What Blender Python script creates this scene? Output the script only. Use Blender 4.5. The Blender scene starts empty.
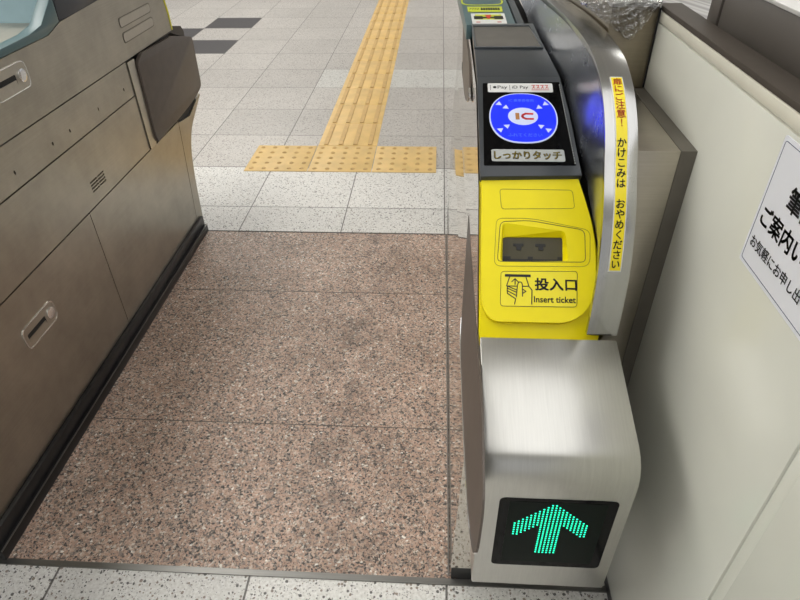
import bpy, bmesh, math, random
from mathutils import Vector, Matrix
from mathutils.geometry import tessellate_polygon
random.seed(4)
C = bpy.context.scene.collection
PI = math.pi

# ------------------------------------------------------------------ materials
def hx(s):
    s = s.lstrip('#'); o = []
    for i in (0, 2, 4):
        c = int(s[i:i+2], 16) / 255
        o.append(c / 12.92 if c <= .04045 else ((c + .055) / 1.055) ** 2.4)
    return (*o, 1)

class NT:
    def __init__(s, name):
        s.m = bpy.data.materials.new(name); s.m.use_nodes = True
        s.t = s.m.node_tree; s.b = s.t.nodes['Principled BSDF']
    def n(s, typ, **kw):
        nd = s.t.nodes.new(typ)
        for k, v in kw.items():
            if k.startswith('i_'):
                k = k[2:]; k = int(k) if k.isdigit() else k.replace('_', ' ')
                if hasattr(v, 'is_output') or isinstance(v, bpy.types.NodeSocket): s.t.links.new(v, nd.inputs[k])
                else: nd.inputs[k].default_value = v
            else: setattr(nd, k, v)
        return nd
    def math(s, op, a, b=0.0, c=None):
        nd = s.t.nodes.new('ShaderNodeMath'); nd.operation = op
        for i, v in enumerate((a, b) if c is None else (a, b, c)):
            if isinstance(v, bpy.types.NodeSocket): s.t.links.new(v, nd.inputs[i])
            else: nd.inputs[i].default_value = v
        return nd.outputs[0]
    def mix(s, f, a, b):
        nd = s.t.nodes.new('ShaderNodeMix'); nd.data_type = 'RGBA'
        for i, v in ((0, f), (6, a), (7, b)):
            if isinstance(v, bpy.types.NodeSocket): s.t.links.new(v, nd.inputs[i])
            else: nd.inputs[i].default_value = v
        return nd.outputs[2]
    def ramp(s, f, stops, const=False):
        nd = s.t.nodes.new('ShaderNodeValToRGB'); s.t.links.new(f, nd.inputs[0])
        cr = nd.color_ramp; cr.interpolation = 'CONSTANT' if const else 'LINEAR'
        while len(cr.elements) < len(stops): cr.elements.new(.5)
        for e, (p, c) in zip(cr.elements, stops): e.position = p; e.color = c
        return nd.outputs[0]
    def pos(s): return s.t.nodes.new('ShaderNodeNewGeometry').outputs['Position']
    def set(s, **kw):
        for k, v in kw.items():
            k = k.replace('_', ' ')
            if isinstance(v, bpy.types.NodeSocket): s.t.links.new(v, s.b.inputs[k])
            else: s.b.inputs[k].default_value = v
        return s.m
    def bump(s, h, strength=.3, dist=.001):
        nd = s.n('ShaderNodeBump', i_Height=h, i_Strength=strength, i_Distance=dist)
        s.t.links.new(nd.outputs[0], s.b.inputs['Normal'])

def plain(name, col, rough=.5, metal=0., var=.06, scale=30, **kw):
    t = NT(name)
    nz = t.n('ShaderNodeTexNoise', i_Vector=t.pos(), i_Scale=scale, i_Detail=3.)
    c = hx(col)
    f = t.ramp(nz.outputs[0], [(.3, tuple(x * (1 - var) for x in c[:3]) + (1,)), (.7, tuple(min(1, x * (1 + var)) for x in c[:3]) + (1,))])
    return t.set(Base_Color=f, Roughness=rough, Metallic=metal, **kw)

def emit(name, col, strength, base='#101010'):
    t = NT(name)
    return t.set(Base_Color=hx(base), Emission_Color=hx(col), Emission_Strength=strength, Roughness=.3)

def steel(name, col, rough, stretch=(3, 400, 400), scale=1., smudge=.12, rv=.5):
    """brushed stainless steel; stretch = frequencies of the brushing on x, y, z"""
    t = NT(name)
    p = t.pos()
    mp = t.n('ShaderNodeMapping', i_Vector=p, i_Scale=stretch)
    b = t.n('ShaderNodeTexNoise', i_Vector=mp.outputs[0], i_Scale=scale, i_Detail=4., i_Roughness=.7)
    s = t.n('ShaderNodeTexNoise', i_Vector=p, i_Scale=9., i_Detail=6., i_Roughness=.65)
    c = hx(col)
    k = t.math('MULTIPLY_ADD', b.outputs[0], .26, .87)
    k2 = t.math('MULTIPLY_ADD', s.outputs[0], smudge * 2, 1 - smudge)
    kk = t.math('MULTIPLY', k, k2)
    cc = t.n('ShaderNodeVectorMath', operation='SCALE'); cc.inputs[0].default_value = c[:3]
    t.t.links.new(kk, cc.inputs['Scale'])
    r = t.math('MULTIPLY_ADD', s.outputs[0], rough * rv, rough * (1 - rv / 2))
    return t.set(Base_Color=cc.outputs[0], Roughness=r, Metallic=1.)

def terrazzo():
    t = NT('terrazzo_tiles')
    p = t.pos()
    sx = t.n('ShaderNodeSeparateXYZ', i_Vector=p)
    X, Y = sx.outputs[0], sx.outputs[1]
    def cell(v, o, w):
        q = t.math('DIVIDE', t.math('SUBTRACT', v, o), w)
        return t.math('FLOOR', q), t.math('FRACT', q)
    ix, fx = cell(X, .04 - .405 * 40, .405)
    iy, fy = cell(Y, 2.215 - .392 * 40, .392)
    # dark joints
    def edge(f, w): # distance to nearest border in metres below half width
        d = t.math('MULTIPLY', t.math('MINIMUM', f, t.math('SUBTRACT', 1., f)), w)
        return t.math('LESS_THAN', d, .0023)
    joint = t.math('MAXIMUM', edge(fx, .405), edge(fy, .392))
    def box(x0, x1, y0, y1):
        a = t.math('MULTIPLY', t.math('GREATER_THAN', X, x0), t.math('LESS_THAN', X, x1))
        b = t.math('MULTIPLY', t.math('GREATER_THAN', Y, y0), t.math('LESS_THAN', Y, y1))
        return t.math('MULTIPLY', a, b)
    # no cross joint in the front row of tiles
    joint = t.math('MULTIPLY', joint, t.math('SUBTRACT', 1., box(-5, 5, .3, .66)))
    xj = edge(fx, .405)
    joint = t.math('MAXIMUM', joint, t.math('MULTIPLY', xj, box(-5, 5, .3, .66)))
    # specks
    def specks(scale, lo, dens):
        v = t.n('ShaderNodeTexVoronoi', i_Vector=p, i_Scale=scale, i_Randomness=1.)
        w = t.n('ShaderNodeSeparateColor', i_Color=v.outputs['Color'])
        on = t.math('LESS_THAN', w.outputs[0], dens)
        r = t.math('MULTIPLY_ADD', w.outputs[1], lo, lo * .35)
        return t.math('MULTIPLY', on, t.math('LESS_THAN', v.outputs['Distance'], r)), w.outputs[2]
    s1, r1 = specks(150, .40, .40)
    s2, r2 = specks(330, .40, .30)
    cid = t.n('ShaderNodeCombineXYZ', i_X=ix, i_Y=iy)
    wn = t.n('ShaderNodeTexWhiteNoise', i_Vector=cid.outputs[0], noise_dimensions='2D')
    nz = t.n('ShaderNodeTexNoise', i_Vector=p, i_Scale=160., i_Detail=4.)
    dirt = t.n('ShaderNodeTexNoise', i_Vector=p, i_Scale=2.2, i_Detail=5.)
    base = t.ramp(nz.outputs[0], [(.3, hx('#cfccc7')), (.7, hx('#ecebe8'))])
    # tiles of the hall are a shade duller than the fine row of white tiles by the gate
    far = t.math('GREATER_THAN', Y, 2.6)
    base = t.mix(t.math('MULTIPLY', far, .85), base, t.ramp(nz.outputs[0], [(.3, hx('#a5a09b')), (.7, hx('#c0bbb6'))]))
    tone = t.math('MULTIPLY_ADD', wn.outputs[0], .16, .88)
    tone = t.math('MULTIPLY', tone, t.math('MULTIPLY_ADD', dirt.outputs[0], .3, .85))
    sc = t.n('ShaderNodeVectorMath', operation='SCALE'); t.t.links.new(base, sc.inputs[0]); t.t.links.new(tone, sc.inputs['Scale'])
    col = sc.outputs[0]
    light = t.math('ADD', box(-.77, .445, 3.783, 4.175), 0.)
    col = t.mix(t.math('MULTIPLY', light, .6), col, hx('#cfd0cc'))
    col = t.mix(t.math('MULTIPLY', s1, .85), col, t.mix(t.math('GREATER_THAN', r1, .7), hx('#2c2a2a'), hx('#7d6d60')))
    col = t.mix(t.math('MULTIPLY', s2, .7), col, hx('#4c4947'))
    blk = t.math('MAXIMUM', box(-1.985, -1.58, 5.351, 5.743), box(-1.985, -1.58, 4.567, 4.959))
    blk = t.math('MAXIMUM', blk, box(-2.39, -1.985, 4.959, 5.351))
    blk = t.math('MAXIMUM', blk, box(-2.8, -2.39, 4.567, 4.959))
    col = t.mix(blk, col, t.mix(t.math('MULTIPLY', s2, .3), hx('#3f3c3d'), hx('#77716e')))
    col = t.mix(t.math('MULTIPLY', joint, .85), col, hx('#45413d'))
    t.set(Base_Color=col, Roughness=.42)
    return t.m

def granite():
    t = NT('pink_granite')
    p = t.pos()
    nz = t.n('ShaderNodeTexNoise', i_Vector=p, i_Scale=220., i_Detail=3.)
    dis = t.n('ShaderNodeVectorMath', operation='MULTIPLY_ADD')
    t.t.links.new(nz.outputs['Color'], dis.inputs[0]); dis.inputs[1].default_value = (.006, .006, .006); t.t.links.new(p, dis.inputs[2])
    v = t.n('ShaderNodeTexVoronoi', i_Vector=dis.outputs[0], i_Scale=215.)
    w = t.n('ShaderNodeSeparateColor', i_Color=v.outputs['Color'])
    col = t.ramp(w.outputs[0], [(0, hx('#4a4543')), (.08, hx('#756b66')), (.19, hx('#9a8b82')), (.34, hx('#b29686')),
                                (.55, hx('#bf9f8d')), (.75, hx('#cab1a0')), (.92, hx('#d6cbbe')), (.985, hx('#f0ece4'))], True)
    v2 = t.n('ShaderNodeTexVoronoi', i_Vector=dis.outputs[0], i_Scale=480.)
    w2 = t.n('ShaderNodeSeparateColor', i_Color=v2.outputs['Color'])
    col = t.mix(t.math('MULTIPLY', t.math('LESS_THAN', w2.outputs[0], .13), .8), col, hx('#35312f'))
    col = t.mix(t.math('MULTIPLY', t.math('GREATER_THAN', w2.outputs[0], .9), .5), col, hx('#cfc2b4'))
    st = t.n('ShaderNodeTexNoise', i_Vector=p, i_Scale=3.2, i_Detail=6., i_Roughness=.7)
    f = t.ramp(st.outputs[0], [(.35, (.68, .66, .64, 1)), (.6, (1, 1, 1, 1))])
    mm = t.n('ShaderNodeVectorMath', operation='MULTIPLY'); t.t.links.new(col, mm.inputs[0]); t.t.links.new(f, mm.inputs[1])
    # trodden dirt track down the middle of the aisle
    sx = t.n('ShaderNodeSeparateXYZ', i_Vector=p)
    d = t.math('ABSOLUTE', t.math('SUBTRACT', sx.outputs[0], -.22))
    k = t.math('MULTIPLY', t.ramp(d, [(0, (1, 1, 1, 1)), (.16, (0, 0, 0, 1))]), t.ramp(t.n('ShaderNodeTexNoise', i_Vector=p, i_Scale=14., i_Detail=5.).outputs[0], [(.45, (0, 0, 0, 1)), (.65, (1, 1, 1, 1))]))
    col = t.mix(t.math('MULTIPLY', k, .45), mm.outputs[0], hx('#4b403b'))
    t.set(Base_Color=col, Roughness=.5)
    t.bump(w.outputs[1], .15, .0006)
    return t.m

M = {}
M['terrazzo'] = terrazzo()
M['granite'] = granite()
M['joint'] = plain('joint_grey', '#4f4b48', .7)
M['gasket'] = plain('gasket_grey', '#77716b', .7)
M['strip'] = steel('floor_strip_metal', '#8a8986', .4)
M['tactile'] = plain('tactile_yellow', '#d9b878', .5, var=.1, scale=12)
M['tactile_dot'] = plain('tactile_yellow_worn', '#c7a368', .5, var=.1)
M['kick'] = plain('black_rubber', '#1d1d1e', .32, var=.2)
M['black'] = plain('black_void', '#0a0a0b', .6)
M['gate'] = steel('aged_brushed_steel', '#a8a398', .36, (400, 3, 400), 1., .36)
M['gate2'] = steel('aged_brushed_steel_raised', '#b4afa5', .35, (400, 400, 3), 1., .2)
M['mirror'] = steel('polished_steel_side', '#cfc9c0', .05, (2, 2, 2), 1., .05)
M['box'] = steel('brushed_steel_bright', '#c3c2bd', .28, (420, 9, 30), 1., .03, .05)
M['rail'] = steel('satin_steel_rail', '#b9b9b7', .24, (260, 5, 5), 1., .06)
M['inner'] = steel('polished_steel_guard', '#c6c9cf', .26, (3, 3, 60), 1., .1)
M['chrome'] = plain('chrome', '#e8e8e8', .1, 1.)
M['brown'] = plain('brown_padding', '#564d46', .42, var=.08)
M['brown_dark'] = plain('brown_padding_edge', '#3a332e', .5)
M['teal'] = plain('teal_plastic', '#4a6468', .32, var=.04)
M['teal_light'] = plain('pale_teal_plastic', '#8aa3aa', .35, var=.04)
M['slate'] = plain('slate_plastic', '#3a3c42', .4)
M['deck'] = plain('dark_grey_plastic', '#34383c', .3)
M['frame'] = plain('frame_grey_plastic', '#4b5053', .35)
M['smoke'] = plain('grey_display_glass', '#625f5a', .25, Specular_IOR_Level=.3)
M['glass'] = plain('black_glass', '#050506', .08, Specular_IOR_Level=.12)
M['yellow'] = plain('yellow_plastic', '#f0de00', .34, var=.02, Specular_IOR_Level=.3)
M['yellow_line'] = plain('yellow_groove', '#7d7408', .5)
M['yellow_in'] = plain('yellow_label_face', '#f0e000', .34, var=.02)
M['yellow_trim'] = plain('yellow_trim', '#d3cd2a', .4)
M['slot'] = plain('slot_grey', '#4a4636', .7)
M['ink'] = plain('black_ink', '#0b0b0b', .5)
M['red_ink'] = plain('red_ink', '#c43226', .5)
M['navy_ink'] = plain('navy_ink', '#3a4068', .5)
M['white_label'] = plain('white_label', '#d9d9d6', .4)
M['grey_label'] = plain('grey_label', '#a9aca9', .4)
M['olive_ink'] = plain('olive_ink', '#8a7a22', .5)
M['sticker'] = plain('yellow_sticker', '#f2dd1c', .35, var=.02)
M['lime'] = plain('lime_sticker', '#c2cc2e', .4)
M['wall'] = plain('cream_wall_panel', '#d8d8cd', .24, var=.03, scale=6)
M['wall2'] = plain('cream_wall_ledge', '#dcd8c9', .35, var=.03)
M['cap'] = plain('brown_cap', '#474039', .7, Specular_IOR_Level=.25)
M['cabinet'] = plain('taupe_cabinet', '#56504a', .42, var=.04)
M['cab_top'] = plain('cabinet_top_grey', '#b9b7b3', .4)
M['paper'] = plain('white_paper', '#e2e3ea', .45, var=.01)
M['old_steel'] = steel('dull_brown_steel', '#8d8473', .33, (6, 300, 300), 1., .35)
M['old_steel2'] = steel('dull_steel_top', '#b5aea1', .35, (6, 300, 300), 1., .25)
M['filler'] = plain('dark_filler', '#6a655c', .4, .3)
M['ceiling'] = plain('ceiling_white', '#dededb', .8)
M['lamp'] = emit('lamp_diffuser', '#fffdf7', 5.6, '#ffffff')
M['added_soft'] = emit('added_soft_panel', '#ffffff', 1.2, '#ffffff')  # glow of the added overhead panel mirrored in the steel nose
M['blue'] = emit('blue_backlit_disc', '#0d24ff', 1.15, '#0a1a90')
M['ic_white'] = emit('white_backlit', '#c3cbe8', .55, '#9aa0b0')
M['ic_pale'] = emit('pale_blue_backlit', '#5f7dff', .6, '#3050c0')
M['ic_orange'] = plain('orange_brown_ink', '#a5713c', .5)
M['ic_red'] = plain('red_print', '#c02c2c', .5)
M['led'] = emit('green_led', '#1cf0b0', 2.6, '#0a8050')
M['led_panel'] = plain('dark_led_panel', '#031009', .3, Specular_IOR_Level=.1)
def desk_mat():
    t = NT('grey_striped_laminate')
    dp = t.n('ShaderNodeVectorMath', operation='DOT_PRODUCT'); t.t.links.new(t.pos(), dp.inputs[0]); dp.inputs[1].default_value = (.955, .295, 0)
    nz = t.n('ShaderNodeTexNoise', noise_dimensions='1D', i_W=dp.outputs['Value'], i_Scale=42., i_Detail=0.)
    return t.set(Base_Color=t.ramp(nz.outputs[0], [(.42, hx('#7d7a78')), (.5, hx('#94918f')), (.58, hx('#a8a6a4'))]), Roughness=.5)
M['desk'] = desk_mat()
def vinyl_mat():
    t = NT('clear_vinyl')
    p = t.pos()
    n1 = t.n('ShaderNodeTexNoise', i_Vector=p, i_Scale=38., i_Detail=3., i_Distortion=1.5)
    t.bump(n1.outputs[0], 1., .012)
    tr = t.n('ShaderNodeBsdfTransparent', i_Color=(.93, .93, .93, 1))
    gl = t.n('ShaderNodeBsdfGlossy', i_Color=(1, 1, 1, 1), i_Roughness=.07)
    bp = [n for n in t.t.nodes if n.type == 'BUMP'][0]
    t.t.links.new(bp.outputs[0], gl.inputs['Normal'])
    fr = t.n('ShaderNodeFresnel', i_IOR=1.8); t.t.links.new(bp.outputs[0], fr.inputs['Normal'])
    mx = t.n('ShaderNodeMixShader')
    t.t.links.new(t.math('MULTIPLY_ADD', fr.outputs[0], 1.0, .08), mx.inputs[0])
    t.t.links.new(tr.outputs[0], mx.inputs[1]); t.t.links.new(gl.outputs[0], mx.inputs[2])
    out = [n for n in t.t.nodes if n.type == 'OUTPUT_MATERIAL'][0]
    t.t.links.new(mx.outputs[0], out.inputs[0])
    return t.m
M['vinyl'] = vinyl_mat()

# ------------------------------------------------------------------ helpers
def obj(name, verts, faces, mat, parent=None, smooth=False, bev=0., seg=2):
    me = bpy.data.meshes.new(name)
    bm = bmesh.new()
    vs = [bm.verts.new(v) for v in verts]
    for f in faces:
        try: bm.faces.new([vs[i] for i in f])
        except ValueError: pass
    return fin(name, bm, mat, parent, smooth, bev, seg)

def fin(name, bm, mat, parent=None, smooth=False, bev=0., seg=2):
    me = bpy.data.meshes.new(name)
    bmesh.ops.remove_doubles(bm, verts=bm.verts, dist=1e-6)
    bmesh.ops.recalc_face_normals(bm, faces=bm.faces)
    if bev:
        es = [e for e in bm.edges if len(e.link_faces) == 2 and e.calc_face_angle(0) > .5]
        bmesh.ops.bevel(bm, geom=es, offset=bev, segments=seg, profile=.5, affect='EDGES', clamp_overlap=True)
    bm.to_mesh(me); bm.free()
    me.materials.append(M[mat] if isinstance(mat, str) else mat)
    o = bpy.data.objects.new(name, me); C.objects.link(o)
    if parent: o.parent = parent; o.matrix_parent_inverse = parent.matrix_basis.inverted()
    if smooth or bev:
        for p in me.polygons: p.use_smooth = True
        try: me.set_sharp_from_angle(angle=math.radians(35))
        except Exception: pass
    return o

def addbox(bm, x0, x1, y0, y1, z0, z1):
    v = [bm.verts.new(p) for p in ((x0, y0, z0), (x1, y0, z0), (x1, y1, z0), (x0, y1, z0), (x0, y0, z1), (x1, y0, z1), (x1, y1, z1), (x0, y1, z1))]
    for f in ((0, 3, 2, 1), (4, 5, 6, 7), (0, 1, 5, 4), (1, 2, 6, 5), (2, 3, 7, 6), (3, 0, 4, 7)): bm.faces.new([v[i] for i in f])

def box(name, x0, x1, y0, y1, z0, z1, mat, parent=None, bev=0.):
    bm = bmesh.new(); addbox(bm, x0, x1, y0, y1, z0, z1)
    return fin(name, bm, mat, parent, bev=bev)

class Fr:
    """a flat working frame: origin o, axes u, v on the surface, n outwards"""
    def __init__(s, o, u, v):
        s.o, s.u, s.v = Vector(o), Vector(u).normalized(), Vector(v).normalized(); s.n = s.u.cross(s.v)
    def p(s, a, b, h=0.): return s.o + s.u * a + s.v * b + s.n * h

def rnd(pts, r, k=5):
    """round the corners of a polygon; r is one radius or one per corner"""
    out = []; N = len(pts)
    for i in range(N):
        a, b, c = Vector(pts[i-1]), Vector(pts[i]), Vector(pts[(i+1) % N])
        ri = r[i] if isinstance(r, (list, tuple)) else r
        if ri <= 0: out.append(tuple(b)); continue
        d1, d2 = (a - b), (c - b); l = min(ri, d1.length * .49, d2.length * .49)
        p1, p2 = b + d1.normalized() * l, b + d2.normalized() * l
        for j in range(k + 1):
            t = j / k; q = p1 * (1 - t) ** 2 + b * 2 * t * (1 - t) + p2 * t * t
            out.append(tuple(q))
    return out
def rect(x0, y0, x1, y1): return [(x0, y0), (x1, y0), (x1, y1), (x0, y1)]
def rrect(x0, y0, x1, y1, r, k=5): return rnd(rect(x0, y0, x1, y1), r, k)
def ell(cx, cy, a, b, n=40): return [(cx + a * math.cos(2*PI*i/n), cy + b * math.sin(2*PI*i/n)) for i in range(n)]

def plate_bm(bm, fr, loops, h0, h1):
    """flat plate with outer loop and holes, between heights h0 (back) and h1 (front)"""
    L3 = [[Vector((x, y, 0)) for x, y in l] for l in loops]
    flat = [p for l in loops for p in l]
    tris = tessellate_polygon(L3)
    top = [bm.verts.new(fr.p(x, y, h1)) for x, y in flat]; bot = [bm.verts.new(fr.p(x, y, h0)) for x, y in flat]
    for t in tris:
        try: bm.faces.new([top[i] for i in t]); bm.faces.new([bot[i] for i in reversed(t)])
        except ValueError: pass
    k = 0
    for l in loops:
        n = len(l)
        for i in range(n):
            a, b = k + i, k + (i + 1) % n
            bm.faces.new([top[a], top[b], bot[b], bot[a]])
        k += n
def plate(name, fr, loops, h0, h1, mat, parent=None, smooth=False, bev=0.):
    if not isinstance(loops[0][0], (list, tuple)): loops = [loops]
    bm = bmesh.new(); plate_bm(bm, fr, loops, h0, h1)
    return fin(name, bm, mat, parent, smooth, bev)

def ring(pts, w):
    """outline of a polygon moved inwards by w (towards its centroid side)"""
    N = len(pts); out = []
    A = sum(pts[i][0]*pts[(i+1) % N][1] - pts[(i+1) % N][0]*pts[i][1] for i in range(N))
    s = 1 if A > 0 else -1
    for i in range(N):
        a, b, c = Vector(pts[i-1]), Vector(pts[i]), Vector(pts[(i+1) % N])
        d1 = (b - a); d2 = (c - b)
        if d1.length < 1e-9: d1 = d2
        if d2.length < 1e-9: d2 = d1
        d = (d1.normalized() + d2.normalized())
        if d.length < 1e-9: d = d1
        d.normalize(); out.append((b.x - d.y * w * s, b.y + d.x * w * s))
    return out
def outline(name, fr, pts, w, h, mat, parent, h0=0.):
    return plate(name, fr, [pts, ring(pts, w)], h0, h, mat, parent)

def stroke_bm(bm, fr, pts, w, h0, h1):
    for a, b in zip(pts, pts[1:]):
        a, b = Vector(a), Vector(b); d = (b - a)
        if d.length < 1e-9: continue
        d.normalize(); n = Vector((-d.y, d.x)) * w / 2; a2, b2 = a - d * w * .3, b + d * w * .3
        plate_bm(bm, fr, [[tuple(a2 - n), tuple(b2 - n), tuple(b2 + n), tuple(a2 + n)]], h0, h1)

def glyphs(s, bold=0.):
    cu = bpy.data.curves.new('lettering', 'FONT'); cu.body = s; cu.size = 1; cu.offset = bold; cu.resolution_u = 3
    t = bpy.data.objects.new('lettering', cu); C.objects.link(t)
    dg = bpy.context.evaluated_depsgraph_get(); dg.update()
    me = bpy.data.meshes.new_from_object(t.evaluated_get(dg))
    vs = [v.co.copy() for v in me.vertices]; fs = [tuple(p.vertices) for p in me.polygons]
    bpy.data.objects.remove(t); bpy.data.curves.remove(cu); bpy.data.meshes.remove(me)
    return vs, fs
def text(name, s, fn, x0, y0, x1, y1, mat, parent, bold=.0, vertical=False):
    """lettering stretched to fill a rectangle; fn maps (x, y) to a point of the surface"""
    bm = bmesh.new()
    def put(vs, fs, X0, Y0, X1, Y1):
        if not vs: return
        a0, a1 = min(v.x for v in vs), max(v.x for v in vs); b0, b1 = min(v.y for v in vs), max(v.y for v in vs)
        e = bold * (Y1 - Y0 if not vertical else X1 - X0) * .8
        sh = [(0, 0)] if not bold else [(-e, -e), (e, -e), (-e, e), (e, e)]
        for dx, dy in sh:
            q = [bm.verts.new(fn(dx + X0 + (v.x - a0) / max(a1 - a0, 1e-6) * (X1 - X0), dy + Y0 + (v.y - b0) / max(b1 - b0, 1e-6) * (Y1 - Y0))) for v in vs]
            for f in fs:
                try: bm.faces.new([q[i] for i in f])
                except ValueError: pass
    if not vertical:
        vs, fs = glyphs(s); put(vs, fs, x0, y0, x1, y1)
    else:
        n = len(s); hh = (y1 - y0) / n
        for i, ch in enumerate(s):
            if ch == ' ': continue
            vs, fs = glyphs(ch)
            # keep each character at its own size inside a square cell
            cx = (x0 + x1) / 2; w = (x1 - x0); sc = w / .95
            a0, a1 = min(v.x for v in vs), max(v.x for v in vs); b0, b1 = min(v.y for v in vs), max(v.y for v in vs)
            cy = y1 - hh * (i + .5); ww = (a1 - a0) * sc; h2 = (b1 - b0) * hh / .98
            put(vs, fs, cx - ww/2, cy - h2/2, cx + ww/2, cy + h2/2)
    me = bpy.data.meshes.new(name); bm.to_mesh(me); bm.free(); me.materials.append(M[mat])
    o = bpy.data.objects.new(name, me); C.objects.link(o); o.parent = parent
    if parent: o.matrix_parent_inverse = parent.matrix_basis.inverted()
    return o

def thing(name, label, cat, loc, group=None):
    o = bpy.data.objects.new(name, None); C.objects.link(o); o.location = loc; o.empty_display_size = .05
    o['label'] = label; o['category'] = cat
    if group: o['group'] = group
    return o
def tag(o, label, cat, group=None):
    o['label'] = label; o['category'] = cat
    if group: o['group'] = group
    return o
def struct(o): o['kind'] = 'structure'; return o

# ------------------------------------------------------------------ floor, ceiling, wall
floor = struct(box('floor', -9, 9, -3, 15, -.08, 0, 'terrazzo'))
bm = bmesh.new()
gran = struct(box('floor_granite_slabs', -.93, .06, .64, 2.005, 0, .002, 'granite'))
j = bmesh.new()
for y in (1.034, 1.616): addbox(j, -.93, .05, y - .0011, y + .0011, .0018, .0024)
fin('slab_joints', j, 'joint', gran)
struct(box('trim_floor_strip_near', -.95, .60, .627, .64, 0, .003, 'strip'))
struct(box('trim_floor_strip_far', -.93, .60, 2.005, 2.011, 0, .003, 'joint'))
struct(box('ceiling', -9, 9, -3, 15, 2.75, 2.8, 'ceiling'))

WX = .358
WP = [(-1., .3835), (.403, 1.078)]
w = bmesh.new()
addbox(w, WX, .394, -1, .3835, .028, .9605); addbox(w, WX, .394, .403, 1.15, .028, .9605); addbox(w, WX + .003, .394, .3835, .403, .028, .9605)
addbox(w, WX + .004, .392, -1, 1.15, .0, .975)
wall = struct(fin('wall_right', w, 'wall', bev=.0015))
struct(box('baseboard_right', WX + .001, WX + .006, -1, 1.07, 0, .029, 'kick'))
led = struct(box('trim_wall_ledge', WX, .394, -1, 1.075, .9625, .978, 'wall2', bev=.001))
struct(box('trim_wall_cap', WX + .001, .396, -1, 1.10, .9785, .986, 'cap', bev=.0008))

# ------------------------------------------------------------------ tactile paving
def dots_tile(x0, y0, first, lab):
    t = thing('tactile_paving_tile', lab, 'paving tile', (x0 + .15, y0 + .15, 0), 'yellow warning tiles in a row across the aisle end')
    box('tile', x0 + .0015, x0 + .2985, y0 + .0015, y0 + .3005, 0, .003, 'tactile', t, .001)
    for i in range(5):
        for k in range(5):
            b = bmesh.new()
            cx, cy = x0 + .03 + .06 * i, y0 + .03 + .0605 * k
            ring1 = [b.verts.new((cx + .0115 * math.cos(a * PI / 6), cy + .0115 * math.sin(a * PI / 6), .003)) for a in range(12)]
            ring2 = [b.verts.new((cx + .006 * math.cos(a * PI / 6), cy + .006 * math.sin(a * PI / 6), .008)) for a in range(12)]
            for q in range(12): b.faces.new([ring1[q], ring1[(q+1) % 12], ring2[(q+1) % 12], ring2[q]])
            b.faces.new(ring2)
            fin('raised_dot', b, 'tactile_dot', t)
for i, l in enumerate(['yellow dotted tactile tile nearest the left steel ticket gate', 'yellow dotted tactile tile in the middle, under the guide strip',
                       'yellow dotted tactile tile nearest the right gate']):
    dots_tile(-.8975 + .3005 * i, 2.557, i == 0, l)
for k in range(16):
    y0 = 2.8605 + .3005 * k
    lab = ('yellow ribbed guide tile touching the dotted tiles' if k == 0 else
           'yellow ribbed guide tile, number %s back from the dotted row' % ['', 'two', 'three', 'four', 'five', 'six', 'seven', 'eight', 'nine', 'ten', 'eleven', 'twelve', 'thirteen', 'fourteen', 'fifteen', 'sixteen'][k])
    t = thing('tactile_guide_tile', lab, 'paving tile', (-.445, y0 + .15, 0), 'yellow guide tiles in the strip leading away')
    box('tile', -.5935, -.2965, y0 + .0012, y0 + .2993, 0, .003, 'tactile', t, .001)
    for i in range(4):
        b = bmesh.new()
        cx = -.5935 + .297 * (i + .5) / 4
        plate_bm(b, Fr((0, 0, .003), (1, 0, 0), (0, 1, 0)), [rrect(cx - .011, y0 + .008, cx + .011, y0 + .292, .008)], 0, .0045)
        fin('raised_bar', b, 'tactile_dot', t)

# ------------------------------------------------------------------ left ticket gate
LX = -.91
G1 = thing('ticket_gate', 'wide aged steel ticket gate on the left with brown padded flap and teal top', 'ticket gate', (-1.05, 1.3, 0))
FL = Fr((LX, 0, 0), (0, 1, 0), (0, 0, 1))      # a = y, b = z, n = +x (towards the aisle)
core = [(.66, .045), (2.02, .045), (2.055, .30), (2.12, .385), (2.25, .446), (2.22, .456), (1.80, .456), (1.80, .71), (2.12, .712), (2.118, .80), (2.08, .86), (1.9, .872), (.62, .85), (.38, .71), (.38, .46), (.6, .31)]
plate('body', FL, core, -.27, -.006, 'black', G1)
g = .0013
def panel(name, pts, h=0., mat='gate', r=0., par=G1, holes=None):
    return plate(name, FL, [rnd(pts, r) if r else pts] + (holes or []), h - .006, h, mat, par)
panel('lower_panel', [(.66, .068), (1.349, .068), (1.3535, .437), (.45, .437), (.6, .31)])
panel('lower_panel', [(1.3515, .068), (1.975, .068), (2.021, .437), (1.356, .437)])
e = rnd([(1.9775, .068), (1.98, .046), (2.034, .046), (2.048, .20), (2.073, .312), (2.12, .375), (2.268, .452), (2.262, .458), (2.13, .418), (2.0235, .432)], [0, 0, 0, .05, .06, .04, 0, 0, 0, 0])
panel('end_panel', e)
vent = [[(y, z), (y + .022, z), (y + .022, z + .0035), (y, z + .0035)] for y in (1.405, 1.432, 1.459) for z in (.474, .482, .490, .498)]
vent = [rect(1.402, z, 1.4385, z + .0042) for z in (.473, .4815, .490, .4985)] + [rect(1.4425, z, 1.479, z + .0042) for z in (.473, .4815, .490, .4985)]
panel('middle_panel', [(.44, .4405), (1.767, .4405), (1.767, .610), (.42, .610)], holes=vent)
holes = [[(y + .0032 * math.cos(a * PI/4), .647 + .005 * math.sin(a * PI/4)) for a in range(8)] for y in (.83, .99, 1.155, 1.314, 1.396, 1.551, 1.713)]
panel('hole_strip_panel', [(.41, .6135), (1.767, .6135), (1.767, .7085), (.39, .7085)], holes=holes)
panel('flap_side_strip', rnd([(1.7695, .4405), (1.815, .4405), (1.815, .707), (1.7695, .707)], .004), .004, 'gate2')
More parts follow.
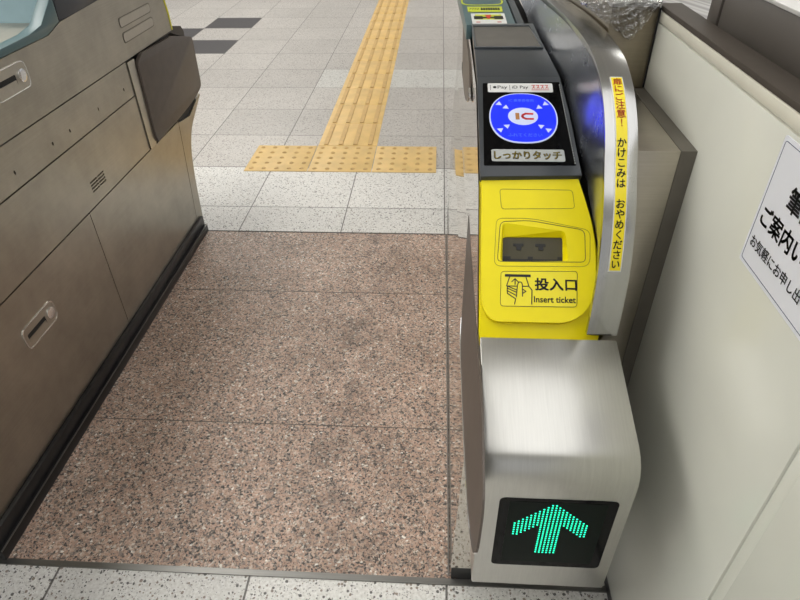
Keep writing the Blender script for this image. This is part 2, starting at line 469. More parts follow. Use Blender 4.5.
up = [(.38, .7115), (2.142, .7115), (2.14, .76), (2.129, .81), (2.09, .865), (1.95, .882), (1.73, .884), (1.505, .874), (1.443, .858), (.9, .855), (.5, .852)]
panel('upper_panel', up, mat='gate')
plate('flap_recess', FL, [(1.79, .45), (2.21, .457), (2.22, .66), (2.14, .7125), (1.79, .7125)], -.26, -.035, 'black', G1)
# yellow end trim following the upper panel's end
tr = [(2.142, .7115), (2.151, .7115), (2.149, .765), (2.137, .815), (2.097, .874), (2.09, .865), (2.129, .81), (2.14, .76)]
plate('end_trim', FL, tr, -.2, .0015, 'yellow_trim', G1)
# top cover behind the upper panel
plate('top_cover', FL, [(.5, .80), (2.10, .80), (2.09, .865), (1.95, .882), (1.73, .884), (1.505, .874), (.5, .852)], -.28, -.0055, 'gate', G1)
# two long outline slots
for z0, z1 in ((.797, .819), (.756, .779)):
    o = rrect(1.795, z0, 2.012, z1, .010)
    plate('slot_cover', FL, o, 0, .0016, 'gate2', G1); outline('slot_rim', FL, rrect(1.792, z0 - .003, 2.015, z1 + .003, .012), .002, .0008, 'filler', G1)
# recessed pull handles with round lock
def handle(y0, y1, z0, z1, ky):
    zc = (z0 + z1) / 2
    h = plate('pull_handle', FL, [rrect(y0, z0, y1, z1, .016), rrect(y0 + .012, zc - .014, y0 + .085, zc + .008, .004)], 0, .0014, 'gate2', G1)
    outline('handle_rim', FL, rrect(y0 - .0015, z0 - .0015, y1 + .0015, z1 + .0015, .017), .0016, .0024, 'chrome', h)
    plate('grip_recess', FL, rrect(y0 + .012, zc - .014, y0 + .085, zc + .008, .004), .0001, .0006, 'black', h)
    plate('grip', FL, rrect(y0 + .012, zc - .014, y0 + .082, zc - .003, .002), .0006, .0022, 'gate2', h)
    lk = plate('lock', FL, ell(ky, zc, .014, .014, 24), .0014, .004, 'chrome', h, bev=.0008)
    plate('key_slot', FL, ell(ky, zc, .0085, .0085, 20), .004, .0048, 'gate2', lk) if False else None
handle(.968, 1.092, .299, .350, 1.074)
handle(1.19, 1.317, .784, .838, 1.296)
# brown padded flap door
FF = Fr((-.899, 0, 0), (0, 1, 0), (0, 0, 1))
fl = [(1.820, .690), (1.86, .709), (2.113, .700), (2.284, .657), (2.276, .484), (2.215, .468), (2.152, .461), (2.022, .453), (1.817, .447), (1.812, .475)]
fd = plate('flap_door', FF, rnd(fl, [.01, .01, .01, .02, .02, .02, .03, .02, .008, .01]), -.012, 0, 'brown', G1, bev=.004)
plate('flap_edge', FL, [(1.84, .713), (2.16, .713), (2.20, .712), (2.30, .690), (2.318, .668), (2.30, .50), (2.27, .468), (2.23, .468), (2.265, .51), (2.28, .66), (2.20, .69), (1.84, .70)], -.09, -.03, 'brown_dark', G1)
# black stepped kick plate at the floor
k = bmesh.new()
addbox(k, -.92, -.899, .64, 2.012, 0, .066); addbox(k, -.90, -.890, .636, 2.014, 0, .030)
fin('kick_plate', k, 'kick', G1, bev=.002)
k = bmesh.new(); addbox(k, -.8915, -.8885, .637, 2.013, .0305, .0325)
fin('kick_plate_edge', k, 'strip', G1)
# teal tray on top
lip = [(.9, .8575), (1.443, .8585), (1.505, .8745), (1.507, .945), (1.493, .925), (1.43, .884), (1.376, .876), (1.26, .8735), (.9, .872)]
plate('tray_lip', FL, lip, -.03, -.0005, 'teal', G1, bev=.001)
obj('reader_tray', [(-.9395, .9, .868), (-.9395, 1.497, .868), (-1.18, 1.497, .868), (-1.18, .9, .868), (-.9395, 1.497, .935), (-1.18, 1.497, .955), (-1.18, 1.52, .96), (-.9395, 1.52, .94)],
    [(0, 1, 2, 3), (1, 4, 5, 2), (4, 7, 6, 5)], 'teal_light', G1, bev=.006)
plate('display_housing', FL, [(1.508, .875), (1.69, .8755), (1.735, .889), (1.75, .95), (1.521, .962)], -.25, -.0015, 'slate', G1, bev=.002)

# ------------------------------------------------------------------ right ticket gate
G2 = thing('ticket_gate', 'ticket gate on the right with yellow ticket slot, blue card reader and green arrow', 'ticket gate', (.16, 1.2, 0))
prof = [(.047, .003), (.0585, .44), (.0685, .60), (.0695, .845)]
def sect(y, dz=0., lim=9): return [(x, y, min(z + dz, lim)) for x, z in prof]
v = []; f = []
ys = [(.64, .55), (.70, .59), (.88, .755), (1.10, .85), (2.03, .87), (2.24, .88)]
for y, zt in ys:
    pr_ = [(.047, .045 if y < .66 else .003), (.0585, .44), (.0685, .56 if zt > .56 else zt - .005), (.0695, zt)]
    yy = [y, y, y, y]
    if y == 2.03: yy = [2.03, 2.03, 2.03, 2.03]
    if y == 2.24: yy = [2.03, 2.18, 2.24, 2.24]
    v += [(px, q, pz) for (px, pz), q in zip(pr_, yy)]
for i in range(len(ys) - 1):
    for q in range(3): a = i * 4 + q; f.append((a, a + 1, a + 5, a + 4))
n0 = len(v)
v += [(.27, .64, .045), (.27, .64, .55)]
f.append((0, 1, 2, 3, n0 + 1, n0))
obj('side_panel', v, f, 'mirror', G2)
FR = Fr((0.075, 0, 0), (0, 1, 0), (0, 0, 1))
plate('body', FR, [(.65, .0), (2.02, .0), (2.22, .5), (2.22, .84), (1.43, .855), (1.115, .84), (.891, .752), (.71, .59), (.65, .5)], 0., .15, 'black', G2)
box('kick_plate', .049, .27, .641, .70, 0, .044, 'kick', G2)
box('floor_gasket', .0425, .0465, .645, 2.01, 0, .004, 'gasket', G2, .0008)

# steel nose with the arrow display
bp = [(.5022, .2513)] + [(.5022, .49), (.5028, .512), (.506, .528), (.5127, .541), (.522, .551), (.5346, .5583)] + [(.688, .6105), (.688, .2513)]
def xprism(name, prof, x0, x1, mat, parent, bev=0., smooth=False):
    fr = Fr((x0, 0, 0), (0, 1, 0), (0, 0, 1))
    return plate(name, fr, prof, 0, x1 - x0, mat, parent, smooth, bev)
nose = xprism('arrow_housing', bp, .0715, .2785, 'box', G2, .0022, True)
for vv in nose.data.vertices:
    if vv.co.x > .2: vv.co.x -= .0062 * max(0, (vv.co.y - .5022) / .186)
FA = Fr((0, .5022, 0), (1, 0, 0), (0, 0, 1))     # n = -y
disp = plate('arrow_display', FA, rrect(.098, .3104, .2608, .4801, .009), -.002, .0006, 'glass', G2)
plate('led_panel', FA, rect(.112, .322, .247, .473), .0006, .0009, 'led_panel', disp)
b = bmesh.new(); P_ = .00535; cx = .1745
for jx in range(10):
    top = .4670 - jx * .0050
    bot = .3500 if jx <= 2 else .4190 - (jx - 3) * .0044
    n = int(round((top - bot) / P_))
    for sgn in (-1, 1):
        for i in range(n + 1):
            x, z = cx + sgn * (jx + .5) * P_, top - i * P_
            plate_bm(b, FA, [ell(x, z, .00135, .00125, 6)], .0009, .0013)
fin('green_arrow', b, 'led', disp)
# tiny chrome clip on the nose's left edge
box('chrome_clip', .0685, .0712, .523, .536, .472, .479, 'chrome', G2, .0005)

# yellow ticket panel
FY = Fr((0, .7047, .6102), (1, 0, 0), (0, .1863, .162))     # b runs up the slope
FY.n = FY.u.cross(FY.v)
base = rnd([(.0715, -.03), (.243, -.03), (.262, .02), (.258, .10), (.248, .19), (.2245, .2475), (.0715, .2475)], [0, .01, .03, .05, .05, 0, 0])
plate('yellow_base', FY, base, -.028, -.012, 'yellow', G2, bev=.002)
rec = rnd([(.1027, .1081), (.2079, .1101), (.2034, .1584), (.1068, .1713)], .007)
hol = rnd([(.1073, .1102), (.2011, .1119), (.2013, .1515), (.1086, .1507)], .004)
pl_ = rnd([(.0735, .2468), (.0735, .04), (.088, .0135), (.2073, .0134), (.2365, .035), (.2475, .073), (.2499, .129), (.2426, .186), (.2262, .2468)], [0, .02, .03, .04, .03, .02, .03, .03, 0])
yp = plate('ticket_panel', FY, [pl_, rec], -.014, 0, 'yellow', G2)
b = bmesh.new()
T = [b.verts.new(FY.p(x, y, 0)) for x, y in rec]; B_ = [b.verts.new(FY.p(x, y, -.010)) for x, y in hol]; n = len(rec)
for i in range(n): b.faces.new([T[i], T[(i+1) % n], B_[(i+1) % n], B_[i]])
D_ = [b.verts.new(FY.p(x, y, -.0118)) for x, y in hol]
for i in range(n): b.faces.new([B_[i], B_[(i+1) % n], D_[(i+1) % n], D_[i]])
fin('slot_funnel', b, 'yellow', yp)
plate('slot_back', FY, rect(.10, .105, .21, .16), -.0120, -.0117, 'slot', yp)
b = bmesh.new()
for cxx in (.1325, .167):
    plate_bm(b, FY, [rect(cxx - .008, .1365, cxx + .008, .1405)], -.0117, -.0105)
    plate_bm(b, FY, [rect(cxx - .003, .130, cxx + .0045, .137)], -.0117, -.0105)
plate_bm(b, FY, [rect(.1075, .1112, .2012, .1155)], -.0117, -.0108)
for a0, a1 in ((.109, .1205), (.147, .155), (.193, .2005)): plate_bm(b, FY, [rect(a0, .114, a1, .1195)], -.0117, -.0108)
fin('slot_shutter', b, 'ink', yp)
outline('label_outline', FY, rnd([(.1048, .1933), (.2198, .1957), (.2168, .227), (.1021, .2277)], .006), .0008, .0003, 'yellow_line', yp)
outline('slot_outline', FY, rnd([(.0931, .0999), (.2399, .1015), (.2425, .161), (.1496, .1795), (.097, .1785)], [.012, .014, .012, .02, .010]), .0007, .0003, 'yellow_line', yp)
outline('slot_outline', FY, rnd([(.0981, .1075), (.2337, .1085), (.2342, .1609), (.1496, .1755), (.1029, .1733)], [.007, .008, .01, .01, .010]), .0009, .0003, 'ink', yp)
lb = plate('ticket_label', FY, rnd([(.1025, .0369), (.2184, .0376), (.2207, .0944), (.1038, .0921)], .006), 0, .0005, 'yellow_in', yp)
outline('label_border', FY, rnd([(.1025, .0369), (.2184, .0376), (.2207, .0944), (.1038, .0921)], .006), .0007, .0008, 'ink', yp, .0004)
fy = lambda x, y: FY.p(x, y, .0009)
text('lettering', '投入口', fy, .1558, .0632, .2185, .0820, 'ink', yp, .035)
text('lettering', 'Insert ticket', fy, .1540, .0441, .2165, .0535, 'ink', yp, .03)
b = bmesh.new()
plate_bm(b, FY, [rect(.1101, .0835, .1494, .0875)], .0005, .001)
for st in ([(.1173, .0835), (.1125, .0688)], [(.1422, .0835), (.1464, .069)],
           [(.1255, .080), (.1255, .0715)], [(.1205, .0755), (.1255, .0805), (.1305, .0755)],
           [(.1125, .0688), (.1290, .0688)], [(.1366, .0688), (.1464, .069)],
           [(.1272, .0630), (.114, .0685), (.1135, .0655), (.1267, .0595)], [(.1135, .0650), (.1134, .0615), (.1265, .0545)], [(.1136, .0605), (.1136, .0575), (.1262, .0488)],
           [(.1262, .0488), (.1245, .0406)], [(.1272, .0516), (.1290, .0705), (.1305, .0745), (.1330, .0757), (.1355, .0745), (.1366, .071), (.1365, .0531)],
           [(.1365, .0645), (.1418, .0609), (.1375, .058)], [(.1464, .069), (.1511, .063), (.1503, .0411)]):
    stroke_bm(b, FY, st, .0014, .0005, .001)
fin('hand_pictogram', b, 'ink', yp)

# sloping card reader deck
FD = Fr((0, .891, .7803), (1, 0, 0), (0, .2236, .0837))
dk = plate('reader_deck', FD, [(.0713, -.008), (.2305, -.004), (.2250, .146), (.2184, .2388), (.0713, .2388)], -.014, 0, 'deck', G2, bev=.0012)
gl = plate('reader_glass', FD, rnd([(.0773, .0154), (.2236, .0173), (.2161, .2217), (.0808, .2182)], .002), 0, .0008, 'glass', G2)
# dashed silver line at the right of the glass
b = bmesh.new()
for i in range(34):
    y = .02 + i * .0058
    x = .2222 - .0000 - (y - .02) * .036
    plate_bm(b, FD, [rect(x - .0006, y, x + .0006, y + .0032)], .0008, .0014)
fin('dashed_line', b, 'grey_label', gl)
dcx, dcy, da, db = .1467, .1274, .0574, .0618
def sq(a, b_, k=48, e=2.6):
    out = []
    for i in range(k):
        th = 2 * PI * i / k; c_, s_ = math.cos(th), math.sin(th)
        out.append((dcx + a * math.copysign(abs(c_) ** (2/e), c_), dcy + b_ * math.copysign(abs(s_) ** (2/2.1), s_)))
    return out
rd = plate('card_reader', FD, sq(da, db), .0008, .0022, 'ic_white', G2)
plate('blue_light', FD, sq(da - .0022, db - .0022), .0022, .0026, 'blue', rd)
plate('centre_disc', FD, ell(.1462, .1293, .0252, .0216), .0026, .0030, 'ic_white', rd)
b = bmesh.new()
plate_bm(b, FD, [rect(.1335, .121, .1400, .137)], .0030, .0034)
fin('logo_mark', b, 'ic_orange', rd)
b = bmesh.new()
cc = [(.1625 - 0, .1365), (.150, .1365), (.1448, .1335), (.1435, .129), (.1448, .1245), (.150, .1215), (.1625, .1215)]
stroke_bm(b, FD, [(.1625, .1350), (.151, .1355), (.1462, .1325), (.145, .129), (.1462, .1255), (.151, .1225), (.1625, .1225)], .0042, .0030, .0034)
fin('logo_mark', b, 'ic_red', rd)
b = bmesh.new()
for sx_ in (-1, 1):
    for sy_ in (-1, 1):
        for (ox, oy) in ((.0405, .0335), (.0290, .0245)):
            px_, py_ = .1465 + sx_ * ox, .1285 + sy_ * oy
            # each triangle points at the centre of the disc
            tri = [(px_ - sx_ * .0055, py_ - sy_ * .0045), (px_ + sx_ * .0050, py_ - sy_ * .0035), (px_ - sx_ * .0015, py_ + sy_ * .0055)]
            if sx_ * sy_ < 0: tri.reverse()
            b = bmesh.new(); plate_bm(b, FD, [tri], .0026, .0030); fin('arrow_mark', b, 'ic_white', rd)
fd_ = lambda x, y: FD.p(x, y, .0031)
text('lettering', 'IC 乗車券専用', fd_, .124, .166, .1665, .173, 'ic_pale', rd, .01)
text('lettering', 'ふれてください', fd_, .119, .0795, .175, .0875, 'ic_pale', rd, .01)
s1 = plate('payment_label', FD, rrect(.0892, .1936, .2029, .2172, .003), .0008, .0014, 'white_label', G2)
f1 = lambda x, y: FD.p(x, y, .0016)
text('lettering', 'Pay', f1, .1065, .2005, .1235, .2105, 'ink', s1, .01)
text('lettering', 'iD Pay', f1, .132, .2005, .1600, .2105, 'ink', s1, .01)
plate('logo_mark', FD, ell(.1015, .2065, .0032, .0030, 12), .0014, .0016, 'ink', s1)
b = bmesh.new()
for i in range(4):
    x = .1665 + i * .0077
    stroke_bm(b, FD, [(x, .2115), (x + .005, .2115), (x + .001, .203)], .0013, .0014, .0017)
    stroke_bm(b, FD, [(x + .003, .2065), (x + .0055, .2035)], .0012, .0014, .0017)
stroke_bm(b, FD, [(.166, .1995), (.196, .1995)], .0011, .0014, .0017)
fin('red_print', b, 'red_ink', s1)
for x in (.0935, .1275): plate('bracket_print', FD, rect(x, .1985, x + .0008, .2125), .0014, .0016, 'ink', s1)
s2 = plate('touch_label', FD, rrect(.0901, .0243, .2074, .0514, .004), .0008, .0014, 'grey_label', G2)
text('lettering', 'しっかりタッチ', f1, .0945, .0290, .2020, .0470, 'ink', s2, .045)
f2 = lambda x, y: FD.p(x, y, .0019)
text('lettering', 'しっかりタッチ', f2, .0950, .0295, .2015, .0465, 'olive_ink', s2, .015)

# flat deck behind the reader
yb0, zb0 = 1.1146, .864
FB = Fr((0, yb0, zb0), (1, 0, 0), (0, .3191, .0155))
plate('display_deck', FB, [(.0713, .0), (.2184, .0), (.2073, .3195), (.0735, .3195)], -.014, 0, 'deck', G2, bev=.001)
off = 1.1745 - yb0 + .0002
ins = [(.0756, .1008 + off), (.2054, .1008 + off), (.1969, .245 + off), (.0753, .245 + off)]
plate('display_frame', FB, [[(.0722, .095 + off), (.2095, .095 + off), (.2068, .2585 + off), (.0728, .2585 + off)], ins[::1]], 0, .0035, 'frame', G2, bev=.0006)
plate('display_window', FB, ins, 0, .0008, 'smoke', G2)
# teal deck farther back
yt0 = .3205
tp = plate('teal_deck', FB, rnd([(.062, yt0), (.170, yt0), (.160, .80), (.042, .80)], .003), -.03, .0, 'teal', G2, bev=.002)
plate('teal_deck_strip', FB, [(.1745, yt0), (.190, yt0), (.178, .80), (.165, .80)], -.02, .0, 'frame', G2, bev=.001)
off2 = off
st = plate('lime_sticker', FB, [(.0680, .3669 + off2), (.1490, .3669 + off2), (.1503, .4111 + off2), (.0676, .4111 + off2)], 0, .0008, 'lime', G2)
b = bmesh.new()
for i in range(4): stroke_bm(b, FB, [(.073 + i * .006, .385 + off2), (.0765 + i * .006, .398 + off2)], .0016, .0008, .0011)
for i in range(8): plate_bm(b, FB, [rect(.099 + i * .0057, .380 + off2, .1035 + i * .0057, .400 + off2)], .0008, .0011)
fin('sticker_print', b, 'ink', st)
st = plate('ticket_sticker', FB, [(.0753, .2681 + off2), (.1515, .2681 + off2), (.1515, .3515 + off2), (.0740, .3515 + off2)], 0, .0008, 'white_label', G2)
plate('yellow_print', FB, rect(.083, .300 + off2, .143, .342 + off2), .0008, .0010, 'lime', st)
b = bmesh.new()
for x0 in (.080, .126): plate_bm(b, FB, [rect(x0, .303 + off2, x0 + .020, .328 + off2)], .0010, .0014)
plate_bm(b, FB, [rect(.098, .310 + off2, .128, .322 + off2)], .0010, .0013)
fin('black_print', b, 'ink', st)
b = bmesh.new()
plate_bm(b, FB, [[(.106, .335 + off2), (.120, .335 + off2), (.1155, .305 + off2), (.1105, .305 + off2)]], .0013, .0017)
for x0 in (.084, .131): plate_bm(b, FB, [rect(x0, .278 + off2, x0 + .009, .283 + off2)], .0008, .0011)
fin('red_print', b, 'red_ink', st)
orr = rrect(.054, .425 + off2, .156, .60 + off2, .03)
outline('reader_ring', FB, orr, .004, .0012, 'lime', G2)

# inner guard wall and the curved steel rail
RL = [(2.0, .889), (1.5795, .9196), (1.4499, .9285), (1.215, .9471), (1.0449, .952), (.972, .9496), (.921, .9439), (.8748, .9301), (.8424, .9139), (.8019, .8832), (.7736, .8427), (.7412, .8022), (.7178, .7560), (.7035, .713), (.6965, .6563), (.6945, .6130)]
def smooth_poly(p, it=2):
    for _ in range(it):
        q = [p[0]]
        for a, b_ in zip(p, p[1:]):
            q.append((a[0]*.75 + b_[0]*.25, a[1]*.75 + b_[1]*.25)); q.append((a[0]*.25 + b_[0]*.75, a[1]*.25 + b_[1]*.75))
        q.append(p[-1]); p = q
    return p
RS = smooth_poly(RL)
rail = RS + [(.71, .56), (.78, .50), (2.0, .50)]
def inset(p, d):
    o = []
    for i in range(len(p)):
        a, b_ = p[max(0, i-1)], p[min(len(p)-1, i+1)]; dy, dz = b_[0]-a[0], b_[1]-a[1]; l = math.hypot(dy, dz)
        o.append((p[i][0] - dz / l * d, p[i][1] + dy / l * d))
    return o
def nrm(i):
    a, b_ = RS[max(0, i-1)], RS[min(len(RS)-1, i+1)]; dy, dz = b_[0]-a[0], b_[1]-a[1]; l = math.hypot(dy, dz)
    return (dz / l, -dy / l)
IN = [(y - nrm(i)[0] * .009, z - nrm(i)[1] * .009) for i, (y, z) in enumerate(RS)]
xprism('guard_rail', RS + IN[::-1], .2292, .273, 'rail', G2, .0012, True)
xprism('guard_body', IN + [(.72, .56), (.78, .50), (2.0, .50)], .2575, .2725, 'old_steel2', G2, 0, False)
b = bmesh.new()
def deckz(y): 
    if y < .891: return .6102 + (y - .7047) * .8696 - .02
    if y < 1.1146: return .7803 + (y - .891) * .3743 - .02
    return .864 + (y - 1.1146) * .0486 - .02
rows = []
for i, (y, z) in enumerate(RS):
    ny, nz = nrm(i); L = .009
    while L < .3 and not (z - nz * L < deckz(max(y - ny * L, .705)) or y - ny * L > 2.0): L += .002
    yb = y - ny * L
    t = max(0, min(1, (yb - .83) / .12)); t2 = max(0, min(1, (yb - .95) / .40))
    xb = .2565 * (1 - t) + (.2330 - .0215 * t2) * t
    L0 = .008
    mid = (L0 + L) / 2
    rows.append([b.verts.new((.2310, y - ny * L0, z - nz * L0)), b.verts.new(((.2310 + xb) / 2, y - ny * mid, z - nz * mid)), b.verts.new((xb, yb, z - nz * L))])
for r0, r1 in zip(rows, rows[1:]):
    for q in range(2): b.faces.new([r0[q], r1[q], r1[q+1], r0[q+1]])
fin('guard_inner_panel', b, 'inner', G2, True)

# warning sticker down the rail: arc-length frame along the rail's outer curve
arc = [0.]
for a, b_ in zip(RS, RS[1:]): arc.append(arc[-1] + math.hypot(b_[0]-a[0], b_[1]-a[1]))
def at_arc(s, h=0.):
    for i in range(len(arc) - 1):
        if arc[i+1] >= s: break
    t = (s - arc[i]) / (arc[i+1] - arc[i]); a, b_ = RS[i], RS[i+1]
    dy, dz = b_[0]-a[0], b_[1]-a[1]; l = math.hypot(dy, dz)
    # smooth normal: outward is up / towards the camera
    ny, nz = (dz / l, -dy / l)
    return a[0] + dy * t + ny * h, a[1] + dz * t + nz * h
def arc_of(y, z): 
    best = min(range(len(RS)), key=lambda i: (RS[i][0]-y)**2 + (RS[i][1]-z)**2); return arc[best]
S0, S1 = arc_of(.880, .934), arc_of(.7128, .7536) + .033
XC = .2511
def on_rail(x, v_, h):   # v_ = 0 at the bottom end, total at the top
    y, z = at_arc(S1 - v_, h); return Vector((XC + x, y, z))
H_ = S1 - S0
def strip(name, hw, v0, v1, h0, h1, mat, par):
    b = bmesh.new(); n = 48; R_ = []
    for i in range(n + 1):
        vv = v0 + (v1 - v0) * i / n
        R_.append([b.verts.new(on_rail(x, vv, h)) for x, h in ((-hw, h1), (hw, h1), (hw, h0), (-hw, h0))])
    for r0, r1 in zip(R_, R_[1:]):
        for q in range(4): b.faces.new([r0[q], r0[(q+1) % 4], r1[(q+1) % 4], r1[q]])
    b.faces.new(R_[0]); b.faces.new(R_[-1])
    return fin(name, b, mat, par)
ws = strip('warning_sticker', .0088, 0, H_, -.001, .0010, 'white_label', G2)
strip('sticker_face', .0074, .002, H_ - .002, .0008, .0015, 'sticker', ws)
WS = '扉にご注意！ かけこみは おやめください'
cells = list(WS); hh = (H_ - .008) / len(cells) ; n1 = 6
fr_ = lambda x, y: on_rail(x, y, .0019)
yt = .004 + hh * len(cells)
text('lettering', WS[:6], fr_, -.0062, yt - hh * 6, .0062, yt, 'red_ink', ws, .018, True)
text('lettering', WS[7:], fr_, -.0062, .004, .0062, yt - hh * 7, 'ink', ws, .025, True)

# brown retracted flap doors on the aisle side
def flap(y0, y1, tip, zb, zt, xb, xt, d):
    pts = [(y0, zb + .05), (y0 + .08, zb + .012), (y0 + .3 * (y1 - y0), zb), (y0 + .62 * (y1 - y0), zb - .005), (y1 - .2, zb + .005), (y1, tip), (y1 - .12, zt), (y0 + .16, zt), (y0 + .03, zt - .03)]
    pts = rnd(pts, .03)
    b = bmesh.new(); out = []; inn = []
    for y, z in pts:
        t = (z - zb) / (zt - zb); x = xb + (xt - xb) * max(0, min(1, t))
        out.append(b.verts.new((x, y, z))); inn.append(b.verts.new((x + d, y, z)))
    b.faces.new(out); b.faces.new(inn); n = len(out)
    for i in range(n): b.faces.new([out[i], out[(i+1) % n], inn[(i+1) % n], inn[i]])
    fo = fin('flap_door', b, 'brown', G2)
    b = bmesh.new()
    lo = [p for p in pts if p[1] < zb + .06 and y0 + .0 <= p[0] <= y1 - .15]
    lo.sort()
    R_ = []
    for y, z in lo:
        t = (z - zb) / (zt - zb); x = xb + (xt - xb) * max(0, min(1, t))
        R_.append([b.verts.new((x - .0012, y, z + .001)), b.verts.new((x - .0012, y, z - .0015)), b.verts.new((x + .002, y, z - .0015)), b.verts.new((x + .002, y, z + .001))])
    for r0, r1 in zip(R_, R_[1:]):
        for q in range(4): b.faces.new([r0[q], r0[(q+1) % 4], r1[(q+1) % 4], r1[q]])
    fin('flap_edge_trim', b, 'chrome', fo)
flap(.40, 1.09, .605, .442, .597, .054, .068, .003)
flap(1.20, 1.78, .815, .748, .828, .0618, .0668, .003)

# ------------------------------------------------------------------ steel cabinet, plastic sheet, behind the gate
SC = thing('steel_box', 'low dull steel box between the right gate and the cream wall', 'box', (.32, .93, 0))
box('body', .277, .336, .800, 1.07, .0, .857, 'old_steel2', SC, .0012)
box('filler_strip', .3362, .3578, .800, 1.07, .0, .857, 'filler', SC)
TC = thing('steel_cabinet', 'tall dull brown steel cabinet under clear plastic, behind the low steel box', 'cabinet', (.2, 1.3, 0))
box('gap_shade_strip', .3552, .3578, 1.0755, 1.08, .857, .984, 'kick', TC)  # dark strip stands in for the shade in the gap beside the wall
box('body', .28, .3576, 1.078, 1.75, 0, .985, 'old_steel', TC, .002)
box('top', .278, .357, 1.076, 1.76, .985, .990, 'cab_top', TC)
# crinkled clear plastic sheet draped over the cabinet's front corner, V shaped
b = bmesh.new(); NU, NV = 40, 26
A0, A1, A2 = Vector((.226, 1.068, .993)), Vector((.3545, 1.070, .994)), Vector((.317, 1.066, .934))
rows = []
for i in range(NU + 1):
    u = i / NU; r_ = []
    topx = A0.lerp(A1, u)
    # the lower hem runs down to the V's point and up again
    if u < .71: low = A0.lerp(A2, u / .71)
    else: low = A2.lerp(A1, (u - .71) / .29)
    for k_ in range(NV + 1):
        w_ = k_ / NV
        p = topx.lerp(low, w_)
        cr = .0035 * math.sin(u * 31 + w_ * 7) * math.sin(w_ * 17 + u * 9) + random.uniform(-.0012, .0012)
        p.y += cr - .003 * w_ * (1 - w_)
        if 0 < w_ < 1: p.z += random.uniform(-.0012, .0012)
        r_.append(b.verts.new(p))
    # over the top, towards the back
    rows.append(r_)
for r0, r1 in zip(rows, rows[1:]):
    for q in range(NV):
        try: b.faces.new([r0[q], r1[q], r1[q+1], r0[q+1]])
        except ValueError: pass
# part lying over the top
tops = []
for i in range(NU + 1):
    u = i / NU; r_ = [rows[i][0]]
    for k_ in range(1, 12):
        p = A0.lerp(A1, u); p.y += .03 * k_; p.z += .002 + .003 * math.sin(u * 23 + k_ * 2.1) + random.uniform(-.001, .001); r_.append(b.verts.new(p))
    tops.append(r_)
for r0, r1 in zip(tops, tops[1:]):
    for q in range(11): b.faces.new([r0[q], r0[q+1], r1[q+1], r1[q]])
vs_ = fin('plastic_sheet', b, 'vinyl', None, True)
tag(vs_, 'crinkled clear plastic sheet draped over the tall steel cabinet', 'plastic sheet')

# ------------------------------------------------------------------ behind the wall
CB = thing('desktop_cabinet', 'taupe metal cabinet standing behind the brown wall cap', 'cabinet', (.55, .6, .97))
box('body', .407, .75, .1, .968, .976, 1.036, 'cabinet', CB, .002)
box('corner_post', .405, .75, .9705, 1.008, .974, 1.036, 'cabinet', CB, .002)
box('top', .405, .75, .1, 1.009, 1.036, 1.041, 'cab_top', CB, .001)
for y in (.30, .62, .93):
    box('foot', .415, .432, y - .012, y + .012, .966, .977, 'grey_label', CB, .002)
ct = tag(box('counter_shelf', .3965, .80, -.2, .985, .945, .966, 'cap', None, .001), 'brown counter shelf just behind the wall cap, under the taupe cabinet', 'counter')
struct(box('wall_back_lower', .3965, .41, -.2, .985, 0, .945, 'wall2'))
dsk = thing('service_desk', 'low desk with grey striped top beyond the wall', 'desk', (1.1, 2.1, 0))
box('desk_top', .50, 1.5, 1.60, 2.65, .72, .75, 'desk', dsk, .003)
for x in (.53, 1.47):
    for y in (1.63, 2.62): box('leg', x - .02, x + .02, y - .02, y + .02, 0, .72, 'cabinet', dsk)

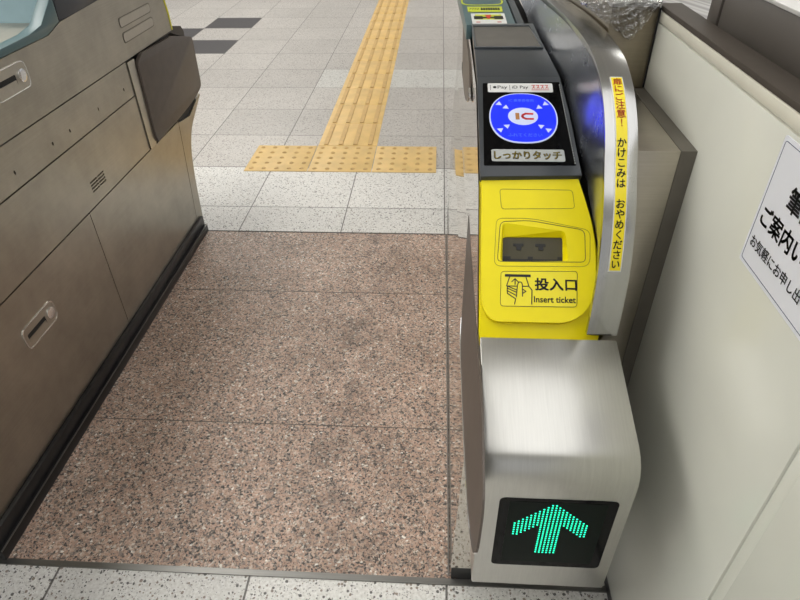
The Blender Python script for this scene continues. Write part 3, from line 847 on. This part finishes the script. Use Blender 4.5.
# ------------------------------------------------------------------ sign on the wall
FS = Fr((WX, 0, 0), (0, -1, 0), (0, 0, 1))   # a = -y, n = -x
sg = thing('notice', 'white laminated notice with black Japanese text on the cream wall', 'sign', (WX, .46, .88))
plate('sheet', FS, rrect(-.6125, .806, -.305, .9555, .004), -.001, .0012, 'paper', sg)
outline('border', FS, rrect(-.6085, .8105, -.309, .951, .0035), .0006, .0015, 'navy_ink', sg, .0011)
fs_ = lambda x, y: FS.p(x, y, .0016)
text('lettering', '筆談', fs_, -.566, .8955, -.510, .9205, 'ink', sg, .03)
text('lettering', 'ご案内いた', fs_, -.600, .8600, -.484, .8830, 'ink', sg, .03)
text('lettering', 'お気軽にお申し出', fs_, -.602, .8310, -.488, .8450, 'ink', sg, .02)

# ------------------------------------------------------------------ ceiling lights and one added soft panel
for i, (x, y, L, W) in enumerate([(-2.0, 1.5, 3.4, 1.3), (.75, .1, 2.7, 2.5), (-2.0, 6.2, 3.4, 1.3), (2.4, 6.2, 3.4, 1.3)]):  # second entry is added, sized to brighten the steel nose's top evenly
    t = thing('ceiling_light', ['wide ceiling lamp panel on the left gate\'s side, nearer the gates', 'added wide soft panel above the cream wall and right gate, brightening the steel nose',
              'wide ceiling lamp panel above the black floor tiles', 'wide ceiling lamp panel beyond the service desk'][i], 'ceiling light', (x, y, 2.75), 'lamp panels on the ceiling')
    box('housing', x - W/2 - .03, x + W/2 + .03, y - L/2, y + L/2, 2.70, 2.749, 'wall2', t, .003)
    box('diffuser', x - W/2, x + W/2, y - L/2 + .03, y + L/2 - .03, 2.69, 2.70, 'added_soft' if i == 1 else 'lamp', t)

# ------------------------------------------------------------------ world, camera
wd = bpy.data.worlds.new('World'); bpy.context.scene.world = wd; wd.use_nodes = True
bg = wd.node_tree.nodes['Background']; bg.inputs[0].default_value = (.9, .9, .9, 1); bg.inputs[1].default_value = .55

cam = bpy.data.cameras.new('Camera'); co = bpy.data.objects.new('Camera', cam); C.objects.link(co)
yaw, pitch, roll = -.06838481, .64529281, .01974818
F = Vector((math.sin(yaw)*math.cos(pitch), math.cos(yaw)*math.cos(pitch), -math.sin(pitch)))
Rt = Vector((math.cos(yaw), -math.sin(yaw), 0)); D = F.cross(Rt)
r0 = math.cos(roll) * Rt + math.sin(roll) * D; r1 = -math.sin(roll) * Rt + math.cos(roll) * D
m = Matrix((r0, -r1, -F)).transposed().to_4x4(); m.translation = (0, 0, 1.195)
co.matrix_world = m
cam.sensor_width = 36; cam.lens = 27; cam.clip_start = .02
sc = bpy.context.scene; sc.camera = co
sc.view_settings.view_transform = 'Standard'; sc.view_settings.look = 'None'; sc.view_settings.gamma = 1; sc.view_settings.exposure = .12
